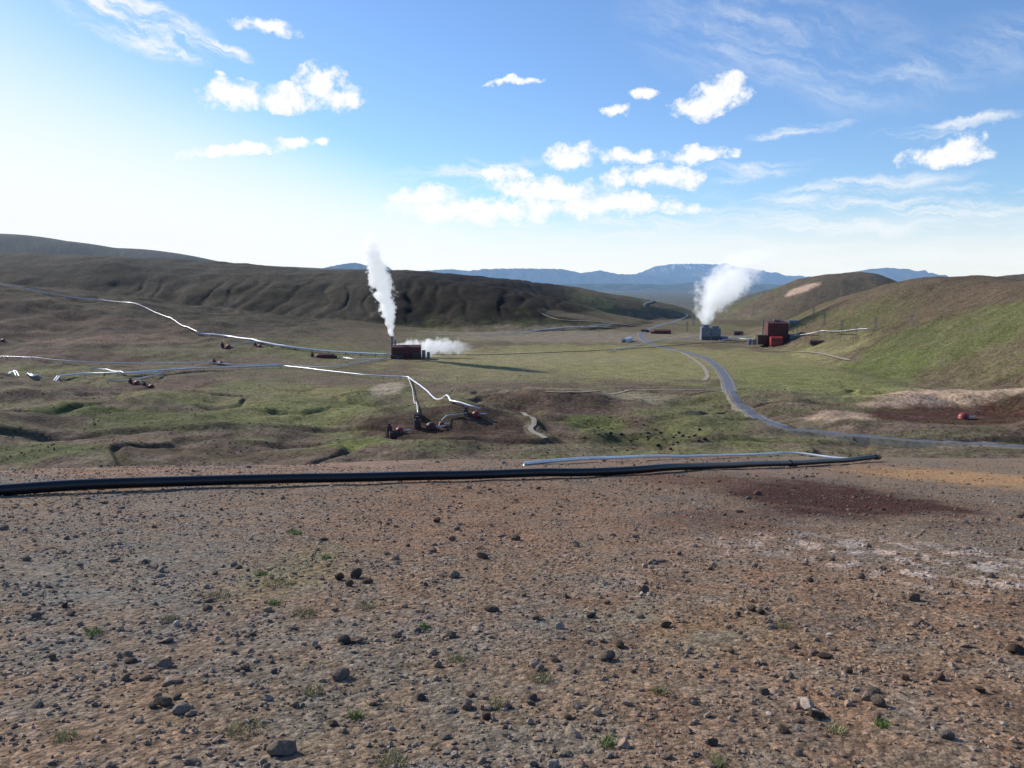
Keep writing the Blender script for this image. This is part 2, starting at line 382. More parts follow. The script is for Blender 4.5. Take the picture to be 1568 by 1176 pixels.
# ------------------------------------------------------------ distant mountains
def mountains(name,prof,D,depth,zbase,col,snow=0,seed=0):
    xs=np.arange(prof[0][0],prof[-1][0]+.1,1.0);pp=np.interp(xs,[p[0] for p in prof],[p[1] for p in prof])
    rows=[];vs=np.linspace(-1,1,25);nx=len(xs);V=[];C=[]
    for v in vs:
        y=D+v*depth
        X=(xs-784)/F*D
        crest=np.array([at(a,b_,D)[2] for a,b_ in zip(xs,pp)])+fbm(xs/9,xs*0,3,seed)*D*.0006
        prf=(1-abs(v))**.8
        n=fbm(X/(D*.02),(np.full(nx,y))/(D*.03),4,seed+3)
        z=zbase+(crest-zbase)*np.clip(prf*(1+.35*n*(abs(v)>.01)*min(1,abs(v)*3)),0,1.0)
        V.append(np.stack([X,np.full(nx,y),z],1))
        c=np.array(col)[None]*(1+.5*n[:,None])
        if snow:
            sm=sst(.05,.25,fbm(X/(D*.006),np.full(nx,y)/(D*.012),3,seed+9))*sst(.6,.82,(z-zbase)/(crest.max()-zbase))
            c=c*(1-sm[:,None])+np.array([.9,.93,1.])[None]*sm[:,None]*snow+c*sm[:,None]*(1-snow)
        C.append(c)
    V=np.concatenate(V);C=np.concatenate(C);r=len(vs)
    ii=np.arange(r-1)[:,None]*nx;jj=np.arange(nx-1)[None,:]
    Fq=np.stack([ii+jj,ii+jj+1,ii+nx+jj+1,ii+nx+jj],-1).reshape(-1,4)
    nn=np.zeros((len(V),3))
    return fast_mesh(name,V,Fq,MM,C,True,nn)
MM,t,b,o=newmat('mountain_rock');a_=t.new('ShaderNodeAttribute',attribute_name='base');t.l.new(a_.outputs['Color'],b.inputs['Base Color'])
b.inputs['Roughness'].default_value=1;b.inputs['Specular IOR Level'].default_value=0;add_haze_glow(t,b,o,L=9500)
mountains('distant_mountain',[(490,428),(500,410),(530,404),(545,402),(562,406),(578,403),(595,408),(608,418),(640,430)],9000,1500,-20,(.08,.09,.08),0,1)
mountains('distant_mountain',[(590,420),(615,417),(690,412),(718,415),(740,412),(800,411),(860,412),(890,418),(918,414),(945,420),(985,420),(1010,424),(1100,426),(1200,424),(1270,425),(1310,427)],14000,2500,-60,(.09,.10,.09),0,2)
mountains('distant_mountain',[(960,424),(985,415),(1000,408),(1030,404),(1075,404),(1110,406),(1145,411),(1165,415),(1190,421),(1240,424),(1300,426)],17000,2500,-60,(.09,.10,.10),.6,3)
mountains('distant_mountain',[(1260,428),(1290,419),(1320,413),(1350,410),(1385,412),(1410,419),(1425,426),(1500,424),(1560,423),(1640,425)],12000,2000,-60,(.08,.09,.09),0,4)
mountains('distant_mountain',[(820,438),(870,435),(950,434),(1020,436),(1060,432),(1130,434),(1200,436)],7500,900,-20,(.09,.10,.08),0,5)
# ------------------------------------------------------------ roads
asph=simple('asphalt',(.12,.125,.14),.65,0,.3,.15);gravel=simple('gravel_track',(.30,.26,.19),.9,0,.3,.2);shoulder=simple('road_shoulder',(.19,.165,.12),.95,0,.4,.3)
paint=simple('road_paint',(.6,.6,.58),.6)
def ribbon(name,pp,w,mat,lift=.35,step=4,parent=None,world=False,off=0,skirt=0):
    pts=np.array([hit(*p)[:2] for p in pp]) if not world else np.array(pp)
    c=smooth_path(pts,step) if not world else pts
    T=np.gradient(c,axis=0);T/=np.linalg.norm(T,axis=1)[:,None];N=np.stack([T[:,1],-T[:,0]],1)
    zc=H(c[:,0],c[:,1]);k=np.ones(9)/9;zc=np.convolve(np.pad(zc,4,'edge'),k,'valid')
    zc=np.maximum(zc,H(c[:,0],c[:,1])-.1)
    V=[];n=len(c)
    offs=[-3.75,-1.9,0,1.9,3.75] if world is False and w==7.5 else [-w/2,-w/4,0,w/4,w/2]
    zs=zc+lift
    if skirt: offs=[-w/2-skirt]+offs+[w/2+skirt]
    for q_,o_ in enumerate(offs):
        q=c+N*(o_+off);zz=zs if parent else np.maximum(H(q[:,0],q[:,1]),zc)+lift
        if skirt and q_ in(0,len(offs)-1): zz=H(q[:,0],q[:,1])-1.0
        V.append(np.column_stack([q,zz]))
    V=np.concatenate(V);m_=len(offs)
    ii=np.arange(m_-1)[:,None]*n;jj=np.arange(n-1)[None,:]
    Fq=np.stack([ii+jj,ii+jj+1,ii+n+jj+1,ii+n+jj],-1).reshape(-1,4)
    ob=fast_mesh(name,V,Fq,mat)
    if parent: ob.parent=parent
    return ob,c
re=empty('road',(0,0,0))
RP=[(1640,690),(1568,685),(1480,679),(1400,674),(1320,669),(1250,661),(1190,651),(1155,637),(1135,618),(1124,600),(1112,580),(1100,563),(1080,549),(1050,540),(1020,533),(995,526),(982,516),(985,508),(1005,500),(1040,490),(1050,483),(1035,477),(1000,471),(985,466),(1000,461)]
ribbon('verge',RP,10,shoulder,.25,parent=re,skirt=4);_,rc=ribbon('carriageway',RP,7.5,asph,.33,parent=re)
for s_ in(-3.5,3.5):
    ribbon('edge_line',rc,.15,paint,.36,parent=re,world=True,off=s_)
ribbon('dirt_track',[(1020,533),(1050,543),(1075,560),(1083,575),(1078,583)],4,gravel,.3)
ribbon('dirt_track',[(835,600),(900,600),(960,598),(1040,597),(1095,598)],2.5,gravel,.3)
ribbon('dirt_track',[(660,513),(740,512),(820,507),(900,500),(960,503)],5,gravel,.3)
ribbon('dirt_track',[(830,480),(860,490),(900,492),(950,497),(982,500)],5,gravel,.3)
ribbon('dirt_track',[(1040,521),(1100,526),(1160,532),(1240,540),(1300,552)],4,gravel,.3)
ribbon('dirt_track',[(800,632),(818,645),(812,660),(835,672)],3,gravel,.3)
# ------------------------------------------------------------ pipelines
alu=simple('aluminium_cladding',(.66,.67,.69),.38,.3,.2,.1);steel=simple('dark_steel',(.10,.10,.11),.5,.4,.5,.2)
conc=simple('concrete',(.30,.29,.27),.85,0,.5,.15)
def pipeline(pp,r,lift=1.4,mat=alu,n=1,gap=1.8):
    r*=.9
    g=Geo();w=[hit(*p)[:2] for p in pp];c=straight_path(w,8)
    T=np.gradient(c,axis=0);T/=np.linalg.norm(T,axis=1)[:,None]+1e-9;N=np.stack([T[:,1],-T[:,0]],1)
    for k in range(n):
        q=c+N*(k-(n-1)/2)*gap
        z=H(q[:,0],q[:,1]);z=np.convolve(np.pad(z,3,'edge'),np.ones(7)/7,'valid');z=np.maximum(z,H(q[:,0],q[:,1])-.3)+lift+r
        V=np.column_stack([q,z]);g.tube(V,r,8)
    e=empty('steam_pipeline',(0,0,0));g.obj('pipe',mat,e,True)
    s=Geo()
    for i in range(0,len(c),2):
        zg=H1(*c[i]);s.box((c[i][0],c[i][1],zg+lift/2-.2),(.5+gap*(n-1),.4,lift+.4),math.atan2(N[i][1],N[i][0]))
    s.obj('supports',conc,e);return e
pipeline([(-80,420),(0,437),(60,449),(100,457),(150,461),(190,466),(225,475),(262,490),(280,502),(305,513)],.65,2)
pipeline([(305,513),(345,517),(400,526),(440,533),(490,540),(530,543),(575,545),(598,546)],.9,n=2,gap=2.8)
pipeline([(-60,545),(0,549),(30,552),(70,554),(110,557),(200,561),(322,557)],.5,2)
pipeline([(-60,570),(22,572),(50,582),(90,580),(130,577),(190,574),(250,572),(340,567),(430,563)],.6,2,n=2)
pipeline([(140,568),(165,572),(190,576),(220,577),(250,575)],.6,2.4)
pipeline([(165,588),(200,586),(250,575)],.5,2)
pipeline([(430,563),(470,567),(490,570),(560,578),(625,581),(655,603),(690,618),(735,634)],.7)
pipeline([(322,557),(360,562),(430,560)],.5)
pipeline([(430,563),(505,566),(560,556),(600,549)],.55)
pipeline([(520,549),(545,553),(590,552)],.5)
pipeline([(655,545),(730,546),(800,544),(900,540),(1000,534),(1080,527),(1160,523)],.4,mat=steel)
pipeline([(735,516),(830,507),(890,503),(945,497)],.55)
pipeline([(890,503),(920,503),(935,500)],.6)
pipeline([(930,540),(985,528),(1010,522),(1080,518),(1150,517)],.5)
pipeline([(1100,524),(1130,520),(1165,522)],.6)
pipeline([(1215,518),(1260,508),(1330,505)],.4)
pipeline([(350,530),(370,527),(400,526)],.4)
pipeline([(676,652),(684,640),(715,636)],.35)
pipeline([(625,581),(632,600),(640,640)],.35)
# ------------------------------------------------------------ wellheads (steel domes)
redp=simple('red_painted_steel',(.27,.035,.03),.5,0,.6,.2);dred=simple('dark_red_cladding',(.10,.022,.022),.6,0,.3,.2);brn=simple('brown_cladding',(.06,.035,.03),.6,0,.3,.2)
gry=simple('grey_cladding',(.17,.19,.22),.6,0,.3,.2);wht=simple('white_cladding',(.6,.61,.63),.5,0,.3,.1);glass=simple('window_glass',(.03,.04,.05),.15)
def wellhead(px,py,r,mat=redp,tank=True):
    h=hit(px,py);e=empty('geothermal_wellhead',h)
    g=Geo();g.dome((0,0,.9),r,r*.9);g.cyl((0,0,-.5),r,1.4,16);g.obj('dome',mat,e,True)
    g=Geo();g.box((0,-r-.02,.9),(1.,.25,1.8));g.obj('door',brn,e)
    g=Geo();g.tube([(r*.6,0,1.2),(r*2,0,1.2),(r*2.6,.6*r,1.2)],.35);g.obj('steam_pipe',alu,e,True)
    if tank:
        g=Geo();g.cyl((-r*2.6,1,-.3),r*.7,r*1.7,14);g.cyl((-r*2.6,1,r*1.7-.3),r*.35,r*.6,10);g.obj('silencer',brn,e,False)
    return e
for p in [(660,656,2.9),(729,637,2.3),(612,662,2.2),(1475,641,2.9),(210,588,2.2),(232,594,2.3),(350,532,2.7),(338,558,2.5),(398,531,2.2),(676,652,1.6),(487,547,2.4),(5,523,2.4)]:
    wellhead(p[0],p[1],p[2],redp if p[0]!=660 else dred,p[0] not in(1475,676))
# ------------------------------------------------------------ buildings
def station(name,px,py,rz,parts):
    h=hit(px,py);e=empty(name,(h[0],h[1],h[2]-.5),rz)
    for pn_,kind,c,d,mat in parts:
        g=Geo()
        if kind=='box': g.box(c,d)
        elif kind=='cyl': g.cyl(c,d[0],d[2],20,d[1])
        elif kind=='gable': g.gable(c,(d[0],d[1],d[2]),d[3])
        g.obj(pn_,mat,e,False,.08 if kind!='cyl' else 0)
    return e,h
def windows(e,x0,x1,n,y,z,w=1.6,h=1.4):
    g=Geo()
    for i in range(n): g.box((x0+(x1-x0)*i/max(1,n-1),y,z),(w,.12,h))
    g.obj('windows',glass,e)
e,SEP=station('steam_separator_station',621,549,.05,[
 ('main_hall','gable',(1,6,0),(30,13,12.5,2.2),dred),('annex','gable',(12,-3.6,0),(9,6,6,1.2),brn),('lean_to','box',(-8,-2.6,2.2),(14,4,4.4),brn),
 ('flue_stack','cyl',(-15.5,16,0),(1.6,1.3,23),gry),('vent_stack','cyl',(-12,16,0),(1.1,1.0,19),gry),('separator_tank','cyl',(19,3,0),(1.9,1.9,9),gry),('separator_tank','cyl',(24,3,0),(1.6,1.6,7),gry)])
windows(e,-12,4,7,-.56,9.2);g=Geo();g.box((-8,-4.62,1.9),(3.4,.1,3.6));g.obj('gate',steel,e)
e,PS=station('geothermal_power_station',1192,529,-.12,[
 ('turbine_hall','gable',(2,26,0),(25,22,27,2.2),dred),('control_block','gable',(-2,5,0),(14,11,10,1.4),redp),('workshop','box',(-16,24,6),(12,16,12),brn),
 ('switch_house','box',(23,20,6.5),(14,14,13),gry),('roof_vent','box',(2,26,30.4),(8,4,2),gry),('low_wing','box',(19,6,3),(18,9,6),brn),
 ('condenser_tank','cyl',(-26,16,0),(2.4,2.4,7),gry),('condenser_tank','cyl',(-32,16,0),(2.4,2.4,7),gry),('exhaust_stack','cyl',(-12,40,0),(1.0,.8,30),gry),('filter_house','gable',(36,24,0),(8,10,9,1.5),dred)])
windows(e,-7,3,5,-.56,7);windows(e,-8,12,8,14.9,17,1.8,2.2);windows(e,-8,12,8,14.9,22,1.8,1.2)
e,CT=station('cooling_tower',1088,521,-.05,[
 ('cell_block','box',(-5.5,10,9),(13,13,18),gry),('cell_block','box',(8.0,10,8.3),(13,13,16.6),gry),('louvre_band','box',(-5.5,3.3,3),(11,.5,5),steel),('louvre_band','box',(8,3.3,3),(11,.5,5),steel),
 ('fan_stack','cyl',(-5.5,10,18),(4.6,5,3.4),gry),('fan_stack','cyl',(8,10,16.6),(4.6,5,3.4),gry),('pump_house','gable',(20,8,0),(9,9,5,1),gry)])
station('pump_house',1014,511,-.1,[('hall','gable',(0,0,0),(26,10,5,2),dred),('porch','box',(-15,0,2),(5,6,4),brn)])
station('pump_house',986,508,.1,[('hall','gable',(0,0,0),(11,8,3,1.5),brn),('porch','box',(6.5,0,1.5),(3,4,3),dred)])
station('white_warehouse',960,523,1.2,[('hall','gable',(0,0,0),(34,9,5,1.6),wht),('door','box',(-17.1,0,2),(.3,4,3.6),steel)])
station('control_cabin',1130,513,0,[('cabin','gable',(0,0,0),(14,9,5,1.6),brn),('porch','box',(4,-5.3,1.5),(4,1.8,3),gry)])
station('transformer_house',1250,527,-.1,[('hall','gable',(0,0,0),(16,8,4,1.2),brn),('porch','box',(9.6,0,1.5),(3,4,3),gry)])
station('transformer_house',1215,497,-.1,[('hall','gable',(0,0,0),(12,8,5,1.2),gry),('porch','box',(7.6,0,1.5),(3,4,3),brn)])
station('valve_house',500,548,.1,[('cabin','gable',(0,0,0),(16,7,4,1.4),dred),('porch','box',(9.4,0,1.5),(3,4,3),brn)])
station('valve_house',605,668,.3,[('cabin','gable',(0,0,0),(6,4,2.6,1.),brn),('porch','box',(3.6,0,1.),(1.6,2,2),dred)])
station('valve_house',640,640,.3,[('cabin','gable',(0,0,0),(5,3,2.2,.8),brn),('porch','box',(3.1,0,1.),(1.4,1.8,2),dred)])
def pylon(px,py,hh):
    h=hit(px,py);g=Geo();w=hh*.11
    for sx,sy in((-1,-1),(1,-1),(1,1),(-1,1)): g.tube([(sx*w,sy*w,-1),(sx*w*.25,sy*w*.25,hh)],.15,4)
    for k in range(5):
        a=k/5;b_=(k+1)/5;wa=w*(1-.75*a);wb=w*(1-.75*b_)
        g.tube([(-wa,-wa,hh*a),(wb,-wb,hh*b_)],.08,4);g.tube([(wa,-wa,hh*a),(-wb,-wb,hh*b_)],.08,4)
    for q in(.7,.85,1): g.tube([(-hh*.2,0,hh*q),(hh*.2,0,hh*q)],.13,4)
    e=empty('power_pylon',h,random.uniform(-.4,.4));g.obj('lattice',gry,e)
for p in[(1062,498,18),(1052,508,16),(1262,500,16),(1288,512,16),(1245,492,18),(1310,520,14),(1395,500,12),(1340,505,13)]: pylon(*p)
def gantry(px,py,w,hh):
    h=hit(px,py);g=Geo()
    for k in range(4): g.tube([(-w/2+w*k/3,0,-1),(-w/2+w*k/3,0,hh)],.18,5)
    g.tube([(-w/2,0,hh-.5),(w/2,0,hh-.5)],.2,5);g.tube([(-w/2,6,hh-.5),(w/2,6,hh-.5)],.2,5)
    for k in range(4): g.tube([(-w/2+w*k/3,6,-1),(-w/2+w*k/3,6,hh)],.18,5)
    e=empty('substation_gantry',h,-.1);g.obj('frame',steel,e)
for p in[(1240,522,22,7),(1270,518,22,8),(1300,522,18,7),(1225,508,16,9)]: gantry(*p)
# ------------------------------------------------------------ foreground pipes
blk=simple('black_polyethylene',(.012,.012,.013),.38,0,3,.2,.15)
def gpipe(name,pp,r,mat,lift,wob):
    c=smooth_path([near_hit(*p) for p in pp],.25)
    k=np.ones(9)/9
    c=np.column_stack([np.convolve(np.pad(c[:,q],4,'edge'),k,'valid') for q in(0,1)])
    z=H(c[:,0],c[:,1]);k=np.ones(21)/21;z=np.convolve(np.pad(z,10,'edge'),k,'valid')+r+lift+fbm(c[:,0]/2.5,c[:,0]*0,2,5)*wob
    V=np.column_stack([c,z]);g=Geo();g.tube(V,r,20);e=empty(name,(0,0,0));g.obj('pipe',mat,e,True)
    return e,V
e,V=gpipe('black_water_pipe',[(-220,770),(-100,765),(0,759),(200,751),(400,745),(640,738),(800,733.5),(1000,725),(1180,716),(1300,710),(1350,706)],.092,blk,.03,.02)
for f in(.72,.99):
    i=min(int(f*len(V)),len(V)-3);g=Geo();g.tube([V[i],V[i+1],V[i+2]],.112,20);g.obj('coupling',blk,e,True)
thin=simple('galvanised_pipe',(.75,.76,.78),.28,.35,2,.12)
e,V=gpipe('galvanised_pipe',[(790,713),(850,710),(920,707),(1000,704),(1100,702),(1200,702),(1290,704),(1345,706)],.052,thin,.06,.012)
# ------------------------------------------------------------ stones
def ico(sub):
    bm=bmesh.new();bmesh.ops.create_icosphere(bm,subdivisions=sub,radius=1);V=np.array([v.co[:] for v in bm.verts]);Fc=np.array([[v.index for v in f.verts] for f in bm.faces]);bm.free();return V,Fc
def variants(sub,n,amp):
    V,Fc=ico(sub);out=[]
    for k in range(n):
        W=V.copy()
        for _ in range(5):
            d=rng.normal(size=3);d/=np.linalg.norm(d);q=W@d;W-=np.outer(np.maximum(q-rng.uniform(.45,.8),0),d)*.9
        W*=1+rng.normal(0,amp,(len(W),1));out.append(W)
    return out,Fc
def stones(name,X,Y,S,sub,amp,colf,sink=.25):
    var,Fc=variants(sub,10,amp);n=len(X);nv=len(var[0])
    VA=np.array(var)[rng.integers(0,10,n)]
    sc=np.stack([rng.uniform(.75,1.4,n),rng.uniform(.7,1.2,n),rng.uniform(.4,.85,n)],1)*S[:,None]
    a=rng.uniform(0,2*math.pi,n);tl=rng.normal(0,.3,n)
    W=VA*sc[:,None,:]
    x,y,z=W[...,0],W[...,1],W[...,2]
    y,z=y*np.cos(tl)[:,None]-z*np.sin(tl)[:,None],y*np.sin(tl)[:,None]+z*np.cos(tl)[:,None]
    x,y=x*np.cos(a)[:,None]-y*np.sin(a)[:,None],x*np.sin(a)[:,None]+y*np.cos(a)[:,None]
    zz=H(X,Y)+S*(sc[:,2]/S)*(1-2*sink)
    W=np.stack([x+X[:,None],y+Y[:,None],z+zz[:,None]],-1).reshape(-1,3)
    FF=(Fc[None]+(np.arange(n)*nv)[:,None,None]).reshape(-1,3)
    C=np.repeat(colf(X,Y,n),nv,axis=0)
    return fast_mesh(name,W,FF,SM,C,False)
SM,t,b,o=newmat('stone');a_=t.new('ShaderNodeAttribute',attribute_name='base');geo=t.new('ShaderNodeNewGeometry')
n=t.noise(geo.outputs['Position'],60,3,.7);k=t.ss(n,.25,.75,.65,1.35);t.l.new(t.mix(1.,a_.outputs['Color'],t.comb(k,k,k),'MULTIPLY'),b.inputs['Base Color'])
b.inputs['Roughness'].default_value=.9;b.inputs['Specular IOR Level'].default_value=.12
bp=t.new('ShaderNodeBump');bp.inputs['Strength'].default_value=.6;bp.inputs['Distance'].default_value=.008;t.l.new(n,bp.inputs['Height']);t.l.new(bp.outputs[0],b.inputs['Normal'])
def scol(X,Y,n,dark=1.):
    g=landcol(X,Y,H(X,Y),np.zeros(n))
    alt=np.array([(.22,.18,.145),(.27,.19,.14),(.18,.12,.088),(.46,.40,.34),(.25,.14,.095)])[rng.choice(5,n,p=[.27,.29,.2,.09,.15])]
    m=rng.uniform(.1,.55,(n,1));return (g*(1-m)+alt*m)*rng.uniform(.8,1.55,(n,1))*dark
def scatter(n,y0,y1,pw):
    u=rng.uniform(0,1,n);Y=(y0**pw+u*(y1**pw-y0**pw))**(1/pw);X=rng.uniform(-.72,.72,n)*Y;return X,Y
X,Y=scatter(62000,2.6,19,1.3);cl=fbm(X/.8,Y/.8,3,93);kp=rng.uniform(0,1,len(X))<sst(-.8,.3,cl)*.85+.15;X,Y=X[kp],Y[kp]
stones('gravel',X,Y,np.exp(rng.normal(math.log(.0088),.45,len(X))),1,.08,scol)
X,Y=scatter(14000,2.8,32,1.4)
cl=fbm(X/1.4,Y/1.4,3,91);kp=rng.uniform(0,1,len(X))<sst(-.4,.5,cl);X,Y=X[kp],Y[kp]
stones('gravel',X,Y,np.exp(rng.normal(math.log(.016),.38,len(X))),2,.05,scol)
X,Y=scatter(750,3.2,32,1.6);stones('rubble',X,Y,np.exp(rng.normal(math.log(.034),.3,len(X))),2,.05,lambda a,b_,n:scol(a,b_,n,.6))
big=[(545,884,13),(520,888,9),(563,893,8),(535,897,8),(57,946,9),(108,942,8),(100,930,6),(527,984,13),(250,1078,16),(272,1070,10),(235,1083,10),(865,915,7),(930,1010,14),(948,990,9),(850,1012,9),(880,1030,7),(1265,1007,11),(1250,1098,15),(1170,1062,11),(1385,1040,10),(1150,935,9),(1165,940,8),(970,1030,6),(1120,1000,7),(645,1070,9),(815,1072,9),(745,1100,9),(1090,1140,9),(1020,960,8),(690,975,9),(640,968,7),(820,948,9),(1240,890,6),(1555,1000,14),(1345,1080,12),(1450,1130,12),(510,1110,11),(420,1030,8),(385,973,8),(200,1014,9),(330,880,6),(80,1010,8),(670,800,7),(1440,1040,9),(905,945,7),(1300,1030,8),(1060,1075,11),(870,1100,8),(1200,1120,11),(1500,1060,9)]
hs=[(hit(p[0],p[1]),p[2]) for p in big]
X=np.array([h[0][0] for h in hs]);Y=np.array([h[0][1] for h in hs]);S=np.array([h[1]/F*h[0][1]*.95 for h in hs])
stones('rock',X,Y,S,3,.02,lambda a,b_,n:scol(a,b_,n,.34),.15)
def scol2(X,Y,n): return np.array([.05,.045,.04])[None]*rng.uniform(.6,1.8,(n,1))
hh=[hit(random.gauss(985,40),random.gauss(668,9)) for _ in range(60)];hh=[h for h in hh if h[1]>300]
stones('boulders',np.array([h[0] for h in hh]),np.array([h[1] for h in hh]),rng.uniform(.4,1.2,len(hh)),2,.05,scol2)
n=6000;Y=rng.uniform(350,700,n);X=rng.uniform(-.68,.68,n)*Y;kp=(fbm(X/50,Y/30,3,95)>.05);X,Y=X[kp],Y[kp]
stones('tussock_grass',X,Y,rng.uniform(.2,.6,len(X)),1,.1,lambda a,b_,n:np.array([.07,.078,.03])[None]*rng.uniform(.6,1.6,(n,1)))
gm=simple('grass_blades',(.16,.24,.05),.7,0,8,.3);dg=simple('dry_grass_blades',(.30,.28,.13),.8,0,8,.3)
def tufts(name,lst,mat):
    V=[];Fs=[]
    for px,py,r in lst:
        h=hit(px,py);R0=r/F*h[1]
        for _ in range(int(60+R0*1500)):
            a=random.uniform(0,6.28);q=R0*math.sqrt(random.random());x=h[0]+q*math.cos(a);y=h[1]+q*math.sin(a)*1.2;z=H1(x,y)-.003
            L=random.uniform(.02,.055);w=random.uniform(.0015,.003);b_=random.uniform(0,6.28);lx=random.gauss(0,.6)*L;ly=random.gauss(0,.6)*L
            i=len(V);V+=[(x-w*math.cos(b_),y-w*math.sin(b_),z),(x+w*math.cos(b_),y+w*math.sin(b_),z),(x+lx,y+ly,z+L)];Fs.append((i,i+1,i+2))
    poly_obj(name,V,Fs,mat)
tufts('grass',[(145,970,12),(448,815,10),(400,880,9),(455,818,7),(650,962,9),(930,1140,14),(1350,1112,8),(545,1098,10),(420,925,10),(500,855,8)],gm)
tufts('dry_grass',[(375,1118,30),(600,1166,25),(330,915,22),(430,895,25),(830,1040,18),(1100,1170,14),(470,940,18),(700,1010,14),(1200,960,12),(100,1130,18),(560,930,16),(760,1080,16),(1010,1060,14),(260,950,16),(480,1060,16),(1280,1120,14)],dg)
# ------------------------------------------------------------ steam plumes (volumes)
def plume(name,loc,hgt,cxs,rs,dens,emis,nscale,hull,fade=.75,seedv=0.,rough=.6,step=.7):
    m=bpy.data.materials.new(name+'_vapour');m.use_nodes=True;t=NT(m.node_tree);t.n.clear()
    o=t.new('ShaderNodeOutputMaterial');tc=t.new('ShaderNodeTexCoord')
    p=tc.outputs['Object']
    off=t.vm('ADD',p,(seedv,seedv*2,0))
    nw=t.new('ShaderNodeTexNoise');nw.inputs['Scale'].default_value=nscale*.5;nw.inputs['Detail'].default_value=1;t.l.new(off,nw.inputs['Vector'])
    wv=t.vm('SCALE',t.vm('SUBTRACT',nw.outputs['Color'],(.5,.5,.5)));wv.node.inputs['Scale'].default_value=1.0/nscale*1.1
    q=t.vm('ADD',p,wv);x,y,z=t.sep(q)[:3];z0=t.sep(p)[2]
    tt=t.m('DIVIDE',z,hgt);t0=t.m('DIVIDE',z0,hgt)
    def curve(vals):
        fc=t.new('ShaderNodeFloatCurve');c=fc.mapping.curves[0];mn=min(v for _,v in vals);mx=max(v for _,v in vals)+1e-6
        pts=[(a,(v-mn)/(mx-mn)) for a,v in vals]
        c.points[0].location=pts[0];c.points[1].location=pts[-1]
        for a in pts[1:-1]: c.points.new(*a)
        fc.mapping.update();t.l.new(t.m('MAXIMUM',t.m('MINIMUM',tt,1.),0.),fc.inputs['Value'])
        return t.m('ADD',t.m('MULTIPLY',fc.outputs[0],mx-mn),mn)
    cx=curve(cxs);rr=curve(rs)
    dx=t.m('SUBTRACT',x,cx);d=t.m('DIVIDE',t.m('SQRT',t.m('ADD',t.m('MULTIPLY',dx,dx),t.m('MULTIPLY',y,y))),rr)
    nn=t.noise(off,nscale,4,rough)
    e_=t.m('ADD',t.m('SUBTRACT',1.,d),t.m('MULTIPLY',t.m('SUBTRACT',nn,.5),2.8))
    fd=t.ss(t0,fade,1.,1.,0.)
    den=t.m('MULTIPLY',t.ss(e_,.05,.6),dens);den=t.m('MULTIPLY',den,fd);den=t.m('MULTIPLY',den,t.ss(t0,-.0,.01))
    vp=t.new('ShaderNodeVolumePrincipled');vp.inputs['Color'].default_value=(.97,.98,1,1);vp.inputs['Anisotropy'].default_value=.2
    t.l.new(den,vp.inputs['Density'])
    vp.inputs['Emission Color'].default_value=(.90,.95,1,1);t.l.new(t.m('MULTIPLY',den,emis),vp.inputs['Emission Strength'])  # added glow in the vapour stands in for multiple scattering
    t.l.new(vp.outputs[0],o.inputs['Volume'])
    try: m.cycles.volume_step_rate=step
    except Exception as ex: print('steprate',ex)
    V=[];Fs=[];seg=14;zs=np.linspace(-.5,hgt,14)
    for zz in zs:
        a=min(max(zz/hgt,0),1);c=np.interp(a,[k[0] for k in cxs],[k[1] for k in cxs]);r_=np.interp(a,[k[0] for k in rs],[k[1] for k in rs])*hull+1
        for j_ in range(seg): V.append((c+r_*math.cos(6.2832*j_/seg),r_*math.sin(6.2832*j_/seg),zz))
    for a in range(13):
        for j_ in range(seg): Fs.append((a*seg+j_,a*seg+(j_+1)%seg,(a+1)*seg+(j_+1)%seg,(a+1)*seg+j_))
    Fs+=[tuple(range(seg))[::-1],tuple(range(13*seg,14*seg))]
    ob=poly_obj(name,V,Fs,m);ob.location=loc;return ob
sx,sy,sz=SEP
plume('steam_plume',(sx-16.3,sy+15,sz+22.3),115,[(0,0),(.25,-4),(.55,-12),(.8,-20),(1,-25)],[(0,2.6),(.15,6.5),(.35,10.5),(.6,12),(.8,10),(1,6)],.38,.42,.15,2.0,.62,3.,.65,.45)
cxx,cyy,cz=CT
plume('steam_plume',(cxx-5,cyy+10,cz+21),115,[(0,0),(.3,13),(.6,36),(1,84)],[(0,7),(.2,20),(.45,37),(.7,40),(1,30)],.075,.46,.06,1.6,.35,9.,.70)
ob=plume('steam_plume',(sx-16,sy+22,sz+8),90,[(0,0),(.5,3),(1,9)],[(0,5),(.25,10),(.7,10),(1,5)],.13,.43,.12,1.7,.45,21.,.65);ob.rotation_euler=(0,math.radians(84),0)
# ------------------------------------------------------------ sun, world sky
SA=math.radians(-52);SE=math.radians(29)
sv=Vector((math.sin(SA)*math.cos(SE),math.cos(SA)*math.cos(SE),math.sin(SE)))
sd=bpy.data.lights.new('sun','SUN');sd.energy=4.9;sd.angle=math.radians(.5);sd.color=(1,.93,.83)
so=bpy.data.objects.new('sun',sd);so.rotation_euler=sv.to_track_quat('Z','Y').to_euler();so.location=(0,0,300);scn.collection.objects.link(so)
w=bpy.data.worlds.new('World');scn.world=w;w.use_nodes=True;t=NT(w.node_tree);t.n.clear()
out=t.new('ShaderNodeOutputWorld');bg=t.new('ShaderNodeBackground');bg.inputs[1].default_value=.13
sky=t.new('ShaderNodeTexSky');sky.sky_type='NISHITA';sky.sun_disc=False;sky.sun_elevation=SE;sky.sun_rotation=SA%(2*math.pi);sky.air_density=1.0;sky.dust_density=.3;sky.ozone_density=2.5;sky.altitude=400
tc=t.new('ShaderNodeTexCoord');dv=t.vm('NORMALIZE',tc.outputs['Generated']);x,y,z=t.sep(dv)[:3]
az=t.m('ARCTAN2',x,y);el=t.m('ARCSINE',z)
uv=t.comb(az,el,0.)
def AE(px,py):
    d=ray(px,py);return math.atan2(d[0],d[1]),math.atan2(d[2],math.hypot(d[0],d[1]))
